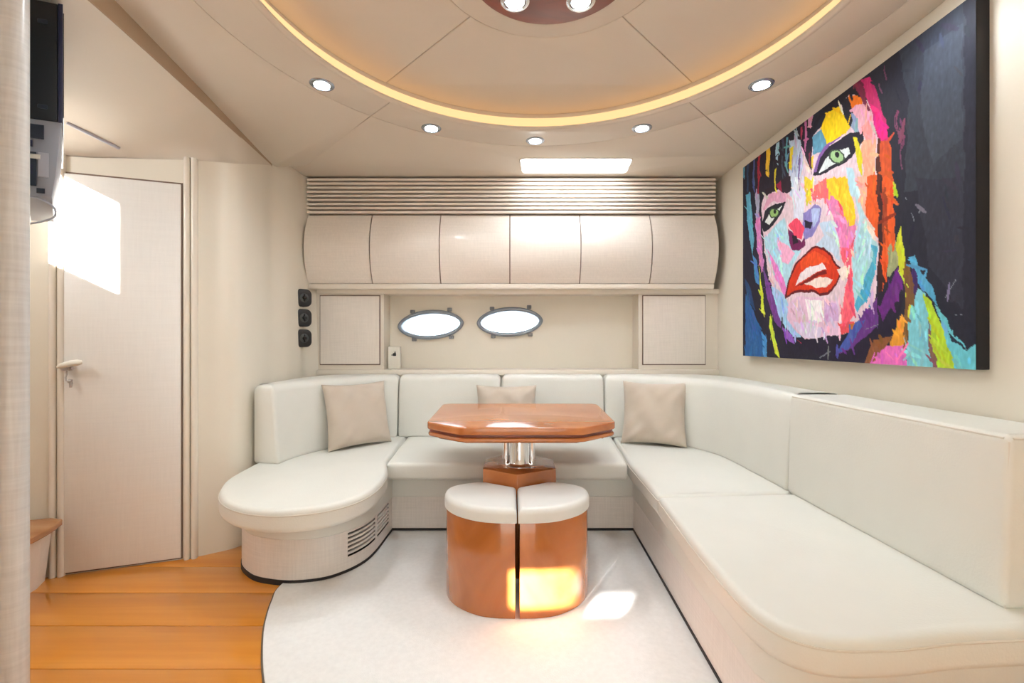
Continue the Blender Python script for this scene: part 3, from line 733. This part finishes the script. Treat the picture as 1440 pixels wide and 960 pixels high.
# ------------------------------------------------------------------ two stools
so_ = [(.011, 1.622), (-.06, 1.626), (-.128, 1.644), (-.200, 1.692), (-.246, 1.755), (-.262, 1.82), (-.252, 1.872), (-.208, 1.912), (-.150, 1.934), (-.110, 1.936)]
def stool(outline, label):
    p = ccw(outline); c = Vector((sum(q[0] for q in p)/len(p), sum(q[1] for q in p)/len(p), 0.010))
    t = thing('stool', tuple(c), label, 'stool', 'pair of half-oval stools under the table')
    mk('body', *pad(p, .0105, .356, .003, 2), 'cherry', t, 40)
    mk('seat', *pad(inset(p, -.006), .352, .405, .022, 5, rb=.004, crown=.006), 'stool_leather', t, 60)
left_o = catmull(so_, 6)+[(-.055, 1.905), (.011, 1.868)]
right_o = [(.039-x, y) for x, y in left_o]
stool(left_o, 'half-oval cherry wood stool with white seat, on the side of the rounded sofa end')
stool(right_o, 'half-oval cherry wood stool with white seat, on the painting side with the sun patch')

# ------------------------------------------------------------------ canvas print on the right wall
PXW = 1.34
cv = thing('wall_painting', (RX-.02, 1.98, .918), 'large canvas print of a colourful palette-knife face on dark ground', 'painting')
y0, y1, z0, z1 = 1.315, 2.640, .918, 2.007
mk('stretcher', *box(PXW+.0015, RX, y0, y1, z0, z1, .002), 'canvas_side', cv, 30)
NXg, NZg = 420, 350
def A_(*p): return [(1030+a/3.557, c/3.557) for a, c in p]
def B_(*p): return [(1030+a/3.43, 250+c/3.43) for a, c in p]
def tocanvas(P):
    return [((lambda Y: (Y, 1+(480-y)/F*Y))(PXW*F/(x-720))) for x, y in P]
def ell(cx, cy, rx, ry, n=16): return [(cx+rx*math.cos(2*PI*k/n), cy+ry*math.sin(2*PI*k/n)) for k in range(n)]
dk = (30, 29, 42)
strokes = [
 (A_((820, 200), (1160, -40), (1160, 960), (860, 960), (880, 500)), (50, 55, 67)),
 (A_((960, 250), (1150, 120), (1150, 700), (1000, 820), (940, 560)), (58, 64, 76)),
 (B_((880, 0), (1115, 0), (1110, 640), (950, 420)), (46, 48, 62)),
 # face ground
 ([(1066, 300), (1072, 350), (1083, 395), (1096, 432), (1112, 462), (1135, 476), (1165, 474), (1195, 466), (1218, 450), (1230, 425), (1235, 370), (1237, 300), (1237, 230), (1236, 180), (1228, 150), (1213, 135), (1196, 132), (1182, 148), (1145, 190), (1105, 240), (1075, 275)], (222, 200, 212)),
 # left side of the face
 (B_((150, 290), (250, 190), (290, 330), (330, 350), (290, 420), (262, 540), (215, 500), (172, 400)), (172, 214, 230)),
 (B_((165, 340), (215, 420), (268, 540), (255, 575), (205, 480)), (226, 130, 200)),
 (B_((215, 300), (270, 330), (300, 360), (270, 420), (230, 400)), (232, 170, 205)),
 (B_((185, 520), (250, 560), (280, 640), (330, 770), (280, 760), (205, 640)), (160, 200, 236)),
 # right cheek
 (B_((380, 40), (460, 10), (520, 130), (560, 240), (590, 260), (572, 430), (592, 520), (588, 650), (545, 745), (508, 720), (540, 560), (560, 480), (530, 400), (500, 200), (440, 100)), (240, 98, 118)),
 (B_((430, 90), (500, 80), (525, 200), (590, 180), (600, 250), (565, 335), (520, 330), (495, 220), (465, 130)), (226, 130, 182)),
 (B_((420, 220), (490, 200), (515, 330), (520, 400), (470, 360), (400, 320), (440, 280)), (188, 208, 228)),
 (B_((610, 200), (690, 290), (702, 330), (682, 480), (640, 580), (600, 640), (580, 520), (580, 380), (600, 280)), (170, 216, 226)),
 (B_((665, 310), (697, 330), (690, 470), (650, 580), (600, 655), (588, 620), (640, 480), (682, 380)), (78, 168, 204)),
 (B_((450, 10), (545, -10), (585, 120), (592, 232), (555, 232), (530, 150), (480, 70)), (246, 196, 42)),
 (A_((465, 925), (540, 880), (582, 900), (595, 975), (470, 975)), (244, 194, 44)),
 (A_((400, 930), (470, 890), (480, 990), (400, 1000)), (238, 108, 110)),
 (A_((565, 835), (600, 845), (632, 980), (592, 980)), (180, 216, 230)),
 (B_((592, 0), (625, 90), (645, 210), (612, 212), (597, 120)), (182, 216, 228)),
 (B_((640, 235), (660, 195), (695, 262), (690, 305)), (244, 226, 216)),
 (A_((650, 700), (716, 690), (716, 850), (692, 975), (636, 975), (662, 850), (640, 760)), (240, 168, 140)),
 (B_((600, -10), (690, -10), (670, 90), (640, 180), (615, 100)), (242, 180, 158)),
 # forehead
 (A_((590, 520), (660, 486), (700, 560), (722, 692), (680, 692), (640, 640), (600, 560)), (230, 172, 192)),
 (A_((640, 640), (690, 580), (716, 690), (672, 700)), (240, 150, 150)),
 (A_((440, 650), (470, 570), (522, 518), (548, 560), (592, 640), (562, 672), (520, 692), (472, 722)), (236, 202, 22)),
 (A_((575, 490), (640, 466), (668, 510), (612, 524), (590, 545)), (238, 122, 22)),
 (A_((398, 690), (448, 645), (470, 722), (442, 765), (402, 770)), (92, 150, 180)),
 (A_((556, 500), (598, 560), (662, 690), (638, 705), (588, 620)), (140, 162, 192)),
 (A_((386, 650), (436, 570), (500, 500), (560, 450), (622, 444), (664, 486), (622, 470), (572, 482), (540, 524), (482, 556), (432, 604), (402, 690)), dk),
 (A_((540, 520), (575, 490), (610, 580), (590, 640), (560, 580)), (36, 34, 46)),
 # hair on the right
 (A_((640, 400), (684, 380), (724, 480), (764, 600), (784, 705), (730, 705), (708, 620), (690, 540), (660, 450)), (196, 40, 110)),
 (A_((690, 520), (735, 560), (778, 690), (740, 700), (712, 620)), (230, 28, 128)),
 (A_((600, 420), (640, 400), (690, 560), (676, 560), (640, 470)), (120, 36, 70)),
 (A_((728, 700), (784, 705), (796, 800), (806, 980), (738, 980), (735, 800)), (204, 84, 42)),
 (B_((650, -10), (772, -10), (784, 300), (745, 420), (722, 560), (700, 560), (712, 300), (642, 180)), (226, 92, 36)),
 (B_((700, 60), (740, 40), (750, 200), (735, 330), (715, 300)), (150, 62, 34)),
 (B_((700, -10), (724, -10), (722, 600), (700, 610), (704, 300)), (60, 30, 32)),
 (B_((755, 330), (790, 300), (800, 420), (760, 470), (740, 470)), (150, 160, 120)),
 (A_((722, 690), (738, 690), (742, 975), (718, 975)), (84, 40, 34)),
 (A_((800, 905), (815, 920), (822, 975), (806, 975)), (190, 205, 60)),
 # brow and right eye
 (A_((400, 880), (424, 800), (500, 716), (580, 672), (655, 654), (660, 702), (622, 752), (600, 784), (540, 824), (470, 866)), (30, 26, 44)),
 (A_((430, 862), (462, 802), (520, 748), (584, 734), (592, 762), (540, 808), (480, 842)), (214, 224, 226)),
 (A_(*ell(522, 782, 42, 38)), (54, 70, 60)), (A_(*ell(522, 782, 34, 31)), (156, 196, 140)), (A_(*ell(524, 772, 13, 15)), (20, 22, 28)),
 (A_((470, 722), (520, 690), (560, 672), (500, 712), (440, 790), (420, 860), (404, 860), (430, 780)), (128, 90, 160)),
 (A_((600, 690), (622, 690), (650, 800), (652, 880), (634, 850)), (214, 206, 40)),
 # nose
 (A_((285, 690), (345, 690), (356, 980), (288, 980)), (182, 200, 224)),
 (B_((288, -10), (345, -10), (350, 100), (345, 200), (298, 206), (292, 100)), (216, 220, 236)),
 (B_((345, -10), (390, 20), (378, 100), (356, 120)), (228, 206, 60)),
 (B_((340, 170), (400, 128), (427, 150), (422, 220), (382, 282), (350, 302), (338, 240)), (134, 126, 194)),
 (B_((380, 150), (420, 150), (415, 210), (390, 240)), (172, 188, 226)),
 (B_((345, 200), (388, 214), (376, 242), (350, 238)), (28, 20, 44)),
 (B_((270, 225), (310, 195), (350, 240), (335, 300), (300, 285)), (228, 72, 100)),
 (B_((270, 240), (300, 280), (334, 310), (350, 290), (352, 330), (320, 348), (288, 346), (272, 310)), (106, 22, 80)),
 (B_((285, 275), (312, 280), (318, 310), (296, 318)), (30, 14, 36)),
 # left eye and brow
 (B_((146, 150), (180, 80), (240, 55), (262, 80), (258, 125), (200, 110), (150, 160)), (216, 160, 190)),
 (B_((142, 225), (156, 160), (208, 122), (258, 120), (238, 172), (194, 232), (150, 262)), (26, 24, 40)),
 (B_((158, 215), (182, 166), (242, 136), (216, 176), (180, 222)), (222, 230, 230)),
 (B_(*ell(202, 168, 27, 25)), (40, 60, 50)), (B_(*ell(202, 168, 21, 19)), (146, 186, 112)), (B_(*ell(204, 160, 8, 11)), (20, 22, 28)),
 (B_((146, 20), (200, -10), (280, -10), (285, 60), (255, 88), (225, 50), (165, 90)), (36, 24, 38)),
 (B_((200, -10), (232, -10), (240, 70), (215, 40)), (150, 28, 66)),
 # lips
 (B_((252, 580), (270, 490), (305, 405), (348, 370), (398, 325), (444, 334), (486, 386), (532, 450), (504, 518), (462, 560), (422, 575), (390, 553), (340, 549), (288, 564)), (92, 18, 30)),
 (B_((262, 566), (278, 490), (312, 412), (352, 378), (402, 334), (440, 344), (478, 392), (522, 450), (498, 508), (458, 546), (420, 560), (392, 540), (340, 536), (292, 550)), (206, 54, 26)),
 (B_((330, 400), (400, 350), (440, 370), (470, 420), (440, 410), (380, 420), (330, 450)), (224, 78, 34)),
 (B_((302, 524), (325, 465), (370, 428), (432, 412), (452, 442), (402, 456), (350, 486)), (232, 224, 228)),
 (B_((302, 530), (352, 490), (404, 460), (452, 446), (458, 462), (410, 478), (356, 506)), (120, 24, 24)),
 (B_((344, 508), (420, 482), (462, 476), (482, 490), (452, 524), (404, 536), (384, 520)), (242, 224, 214)),
 (B_((500, 440), (565, 425), (560, 480), (530, 500)), (244, 226, 220)),
 # chin
 (B_((270, 600), (340, 566), (440, 586), (505, 590), (545, 745), (440, 775), (350, 785), (265, 690)), (224, 190, 216)),
 (B_((350, 580), (432, 596), (432, 690), (366, 692)), (242, 238, 242)),
 (B_((440, 600), (500, 600), (520, 690), (450, 700)), (206, 170, 214)),
 (B_((290, 690), (360, 700), (430, 720), (420, 770), (340, 775)), (216, 206, 232)),
 (B_((225, 715), (300, 792), (400, 770), (560, 758), (700, 660), (700, 560), (760, 540), (825, 560), (802, 690), (722, 832), (642, 900), (380, 880), (240, 800)), (34, 30, 50)),
 (B_((600, 700), (700, 575), (702, 700), (640, 765), (560, 835), (496, 858), (560, 780)), (102, 52, 132)),
 (B_((740, 560), (800, 425), (824, 500), (784, 600), (722, 692), (708, 640)), (96, 40, 120)),
 (B_((585, 700), (640, 690), (560, 830), (500, 850)), (70, 90, 170)),
 (B_((245, 755), (300, 768), (352, 820), (344, 845), (288, 802)), (222, 62, 90)),
 (B_((510, 700), (590, 690), (575, 740), (520, 750)), (232, 84, 90)), (B_((545, 710), (590, 700), (580, 735)), (190, 110, 40)),
 (B_((630, 905), (680, 790), (770, 765), (705, 865), (665, 905)), (130, 82, 52)),
 (B_((755, 795), (822, 655), (842, 700), (842, 805), (770, 835)), (222, 152, 52)),
 (B_((655, 905), (740, 812), (834, 800), (846, 925)), (226, 112, 192)),
 # shoulder on the right
 (B_((846, 630), (892, 530), (932, 560), (952, 680), (962, 790), (985, 930), (842, 930)), (122, 196, 212)),
 (B_((978, 610), (1040, 690), (1132, 838), (1185, 795), (1185, 950), (1078, 930), (1030, 780)), (102, 190, 206)),
 (B_((918, 555), (962, 600), (992, 680), (1032, 780), (1080, 940), (978, 930), (960, 790), (944, 660)), (172, 206, 52)),
 (B_((846, 390), (880, 378), (902, 450), (962, 520), (995, 625), (940, 560), (888, 500)), (82, 160, 202)),
 (B_((868, 420), (890, 470), (900, 540), (872, 590), (862, 500)), (60, 40, 96)),
 (B_((786, 330), (814, 228), (826, 340), (832, 450), (864, 600), (842, 690), (826, 500), (800, 420)), (202, 212, 52)),
 (B_((826, 440), (850, 420), (880, 520), (850, 640), (838, 820), (826, 820), (835, 620)), (120, 84, 50)),
 (B_((940, 680), (956, 760), (990, 925), (968, 925), (946, 790)), (120, 84, 90)),
 (B_((1040, 730), (1090, 790), (1130, 838), (1110, 830), (1060, 780)), (40, 50, 66)),
 # dark hair with streaks on the left
 (B_((50, -10), (150, -10), (140, 160), (150, 300), (165, 420), (190, 560), (232, 700), (330, 800), (420, 860), (440, 900), (50, 880)), (34, 33, 50)),
 (B_((62, 50), (84, 50), (104, 300), (98, 375), (76, 250)), (92, 164, 194)),
 (B_((104, -10), (128, -10), (130, 140), (118, 260), (112, 120)), (164, 168, 196)),
 (B_((112, 230), (130, 160), (150, 420), (140, 460), (120, 330)), (206, 130, 190)),
 (B_((62, 560), (100, 640), (150, 760), (164, 870), (62, 870)), (42, 92, 152)),
 (B_((60, 480), (90, 540), (110, 640), (70, 580)), (34, 66, 110)),
 (B_((128, 420), (146, 560), (158, 665), (140, 650)), (202, 216, 62)),
 (B_((182, 655), (230, 880), (205, 850), (178, 720)), (202, 216, 62)),
 (B_((96, 370), (118, 400), (132, 520), (112, 500)), (74, 130, 190)),
 (B_((150, 430), (192, 560), (232, 680), (252, 745), (200, 690), (160, 540)), (112, 62, 142)),
 (B_((140, 740), (165, 780), (168, 870), (150, 870)), (80, 150, 210)),
 (B_((240, 720), (290, 760), (300, 800), (250, 770)), (140, 90, 190)),
 (A_((40, 850), (160, 740), (280, 660), (400, 560), (400, 690), (395, 880), (340, 700), (285, 700), (285, 880), (150, 960), (40, 980)), (34, 30, 46)),
]
hair = [(58, 820, 900, 10, (96, 160, 186)), (78, 800, 970, 9, (40, 60, 90)), (108, 790, 960, 8, (70, 84, 140)), (132, 780, 970, 8, (160, 40, 60)), (180, 740, 885, 17, (236, 190, 60)),
        (205, 735, 860, 6, (44, 40, 50)), (226, 715, 830, 13, (166, 200, 220)), (252, 700, 900, 7, (60, 70, 84)), (272, 690, 850, 8, (90, 150, 170)), (296, 740, 850, 14, (226, 206, 50)),
        (318, 660, 900, 12, (178, 190, 214)), (345, 640, 700, 8, (170, 60, 90)), (368, 600, 760, 9, (190, 110, 160)), (392, 580, 640, 16, (206, 150, 190)), (305, 860, 930, 20, (196, 206, 226)), (215, 850, 960, 6, (214, 200, 50)),
        (335, 800, 960, 7, (120, 100, 160)), (372, 900, 975, 14, (228, 206, 60)), (388, 760, 840, 7, (120, 40, 70)), (402, 780, 850, 9, (224, 200, 60))]
for x, ya, yb, wd_, c in hair:
    strokes.append((A_((x-wd_*.6, ya), (x+wd_*.6, ya-6), (x+wd_*.3, (ya+yb)/2), (x+wd_*.1, yb), (x-wd_*.7, yb-15), (x-wd_*.8, (ya+yb)/2)), c))
rs = random.Random(11)
for x, ya, yb in ((822, 560, 720), (838, 640, 850), (846, 600, 720), (812, 580, 660), (760, 330, 400), (735, 420, 470)):
    strokes.append((A_((x-3, ya), (x+3, ya), (x+12, yb), (x+6, yb)), (112, 60, 92)))
for p, q in (((860, 160), (875, 205)), ((915, 140), (900, 168)), ((838, 90), (842, 102)), ((1080, 490), (1030, 570)), ((1055, 652), (1118, 655)), ((420, 870), (470, 830)), ((700, 700), (640, 730))):
    strokes.append((B_((p[0]-2, p[1]), (p[0]+2, p[1]+2), (q[0]+2, q[1]+2), (q[0]-2, q[1])), (124, 128, 140)))
gy = np.linspace(y0, y1, NXg); gz = np.linspace(z0, z1, NZg)
YY, ZZ = np.meshgrid(gy, gz)
wy = YY+.0030*np.sin(ZZ*47+3*np.sin(YY*23))+.0008*np.sin(ZZ*157+YY*90)
wz = ZZ+.0035*np.sin(YY*41+2*np.sin(ZZ*19))+.0010*np.sin(YY*171-ZZ*60)
img = np.empty(YY.shape+(3,)); img[:] = (36, 38, 52)
rsn = np.random.RandomState(4)
streak = rsn.rand(NZg, NXg); 
for _ in range(3): streak = (streak+np.roll(streak, 1, 0)+np.roll(streak, 2, 0)+np.roll(streak, -1, 0)+np.roll(streak, 1, 1))/5
streak = (streak-streak.mean())/streak.std()
for P, c in strokes:
    Q = tocanvas(P); inside = np.zeros(YY.shape, bool)
    for (ax, ay), (bx_, by_) in zip(Q, Q[1:]+Q[:1]):
        if abs(by_-ay) < 1e-9: continue
        cnd = ((ay > wz) != (by_ > wz)) & (wy < (bx_-ax)*(wz-ay)/(by_-ay)+ax); inside ^= cnd
    img[inside] = c
    ed = inside & (streak > 1.5); img[ed] = img[ed]*.92+np.minimum(img[ed]*.12, 18)
rk = random.Random(21); dy_, dz_ = (y1-y0)/(NXg-1), (z1-z0)/(NZg-1)
src = img.copy()
for _ in range(1500):                         # palette-knife dabs that pick up the paint beneath them
    i0, j0 = rk.randrange(NXg), rk.randrange(NZg); c = src[j0, i0]
    lum = c.mean()
    if lum < 70 and rk.random() < .9: continue
    ppx = 720+PXW*F/YY[j0, i0]; ppy = 480-(ZZ[j0, i0]-1)*F/YY[j0, i0]
    if any(xa < ppx < xb and ya < ppy < yb for xa, xb, ya, yb in ((1068, 1108, 278, 326), (1140, 1222, 178, 252), (1100, 1188, 340, 422), (1104, 1160, 285, 356))): continue
    a = rk.gauss(1.25, .45); L_ = rk.uniform(.012, .045); W_ = rk.uniform(.0025, .008)
    k = int(L_/dy_)+2; ja, jb, ia, ib = max(0, j0-k), min(NZg, j0+k), max(0, i0-k), min(NXg, i0+k)
    ddy = YY[ja:jb, ia:ib]-YY[j0, i0]; ddz = ZZ[ja:jb, ia:ib]-ZZ[j0, i0]
    u_ = ddy*math.cos(a)+ddz*math.sin(a); v_ = -ddy*math.sin(a)+ddz*math.cos(a)
    msk = (np.abs(u_) < L_) & (np.abs(v_) < W_*(1-.6*(u_/L_)**2))
    tint = np.array([rk.uniform(-22, 22) for _ in range(3)])+rk.uniform(-16, 20)
    img[ja:jb, ia:ib][msk] = np.clip(c+tint*(lum/200), 3, 252)
img = np.clip(img*(1+.03*streak[..., None]), 3, 252)
V = [(PXW, float(YY[j, i]), float(ZZ[j, i])) for j in range(NZg) for i in range(NXg)]
Fc = [(j*NXg+i, j*NXg+i+1, (j+1)*NXg+i+1, (j+1)*NXg+i) for j in range(NZg-1) for i in range(NXg-1)]
m, n, l, b = nt('canvas_paint'); sset(b, rough=.6, spec=.2)
at = n.new('ShaderNodeAttribute'); at.attribute_name = 'paint'; l.new(at.outputs['Color'], b.inputs['Base Color'])
tc = n.new('ShaderNodeTexCoord'); nz = n.new('ShaderNodeTexNoise'); nz.inputs['Scale'].default_value = 260
l.new(tc.outputs['Object'], nz.inputs['Vector']); bp = n.new('ShaderNodeBump'); bp.inputs['Strength'].default_value = .12; bp.inputs['Distance'].default_value = .001
l.new(nz.outputs['Fac'], bp.inputs['Height']); l.new(bp.outputs[0], b.inputs['Normal'])
pr = mk('canvas_face', V, Fc, 'canvas_paint', cv, 0)
s_ = img.reshape(-1, 3)/255; ln_ = np.where(s_ <= .04045, s_/12.92, ((s_+.055)/1.055)**2.4)
ca = pr.data.color_attributes.new('paint', 'FLOAT_COLOR', 'POINT')
ca.data.foreach_set('color', np.concatenate([ln_, np.ones((len(ln_), 1))], 1).astype(np.float32).ravel())
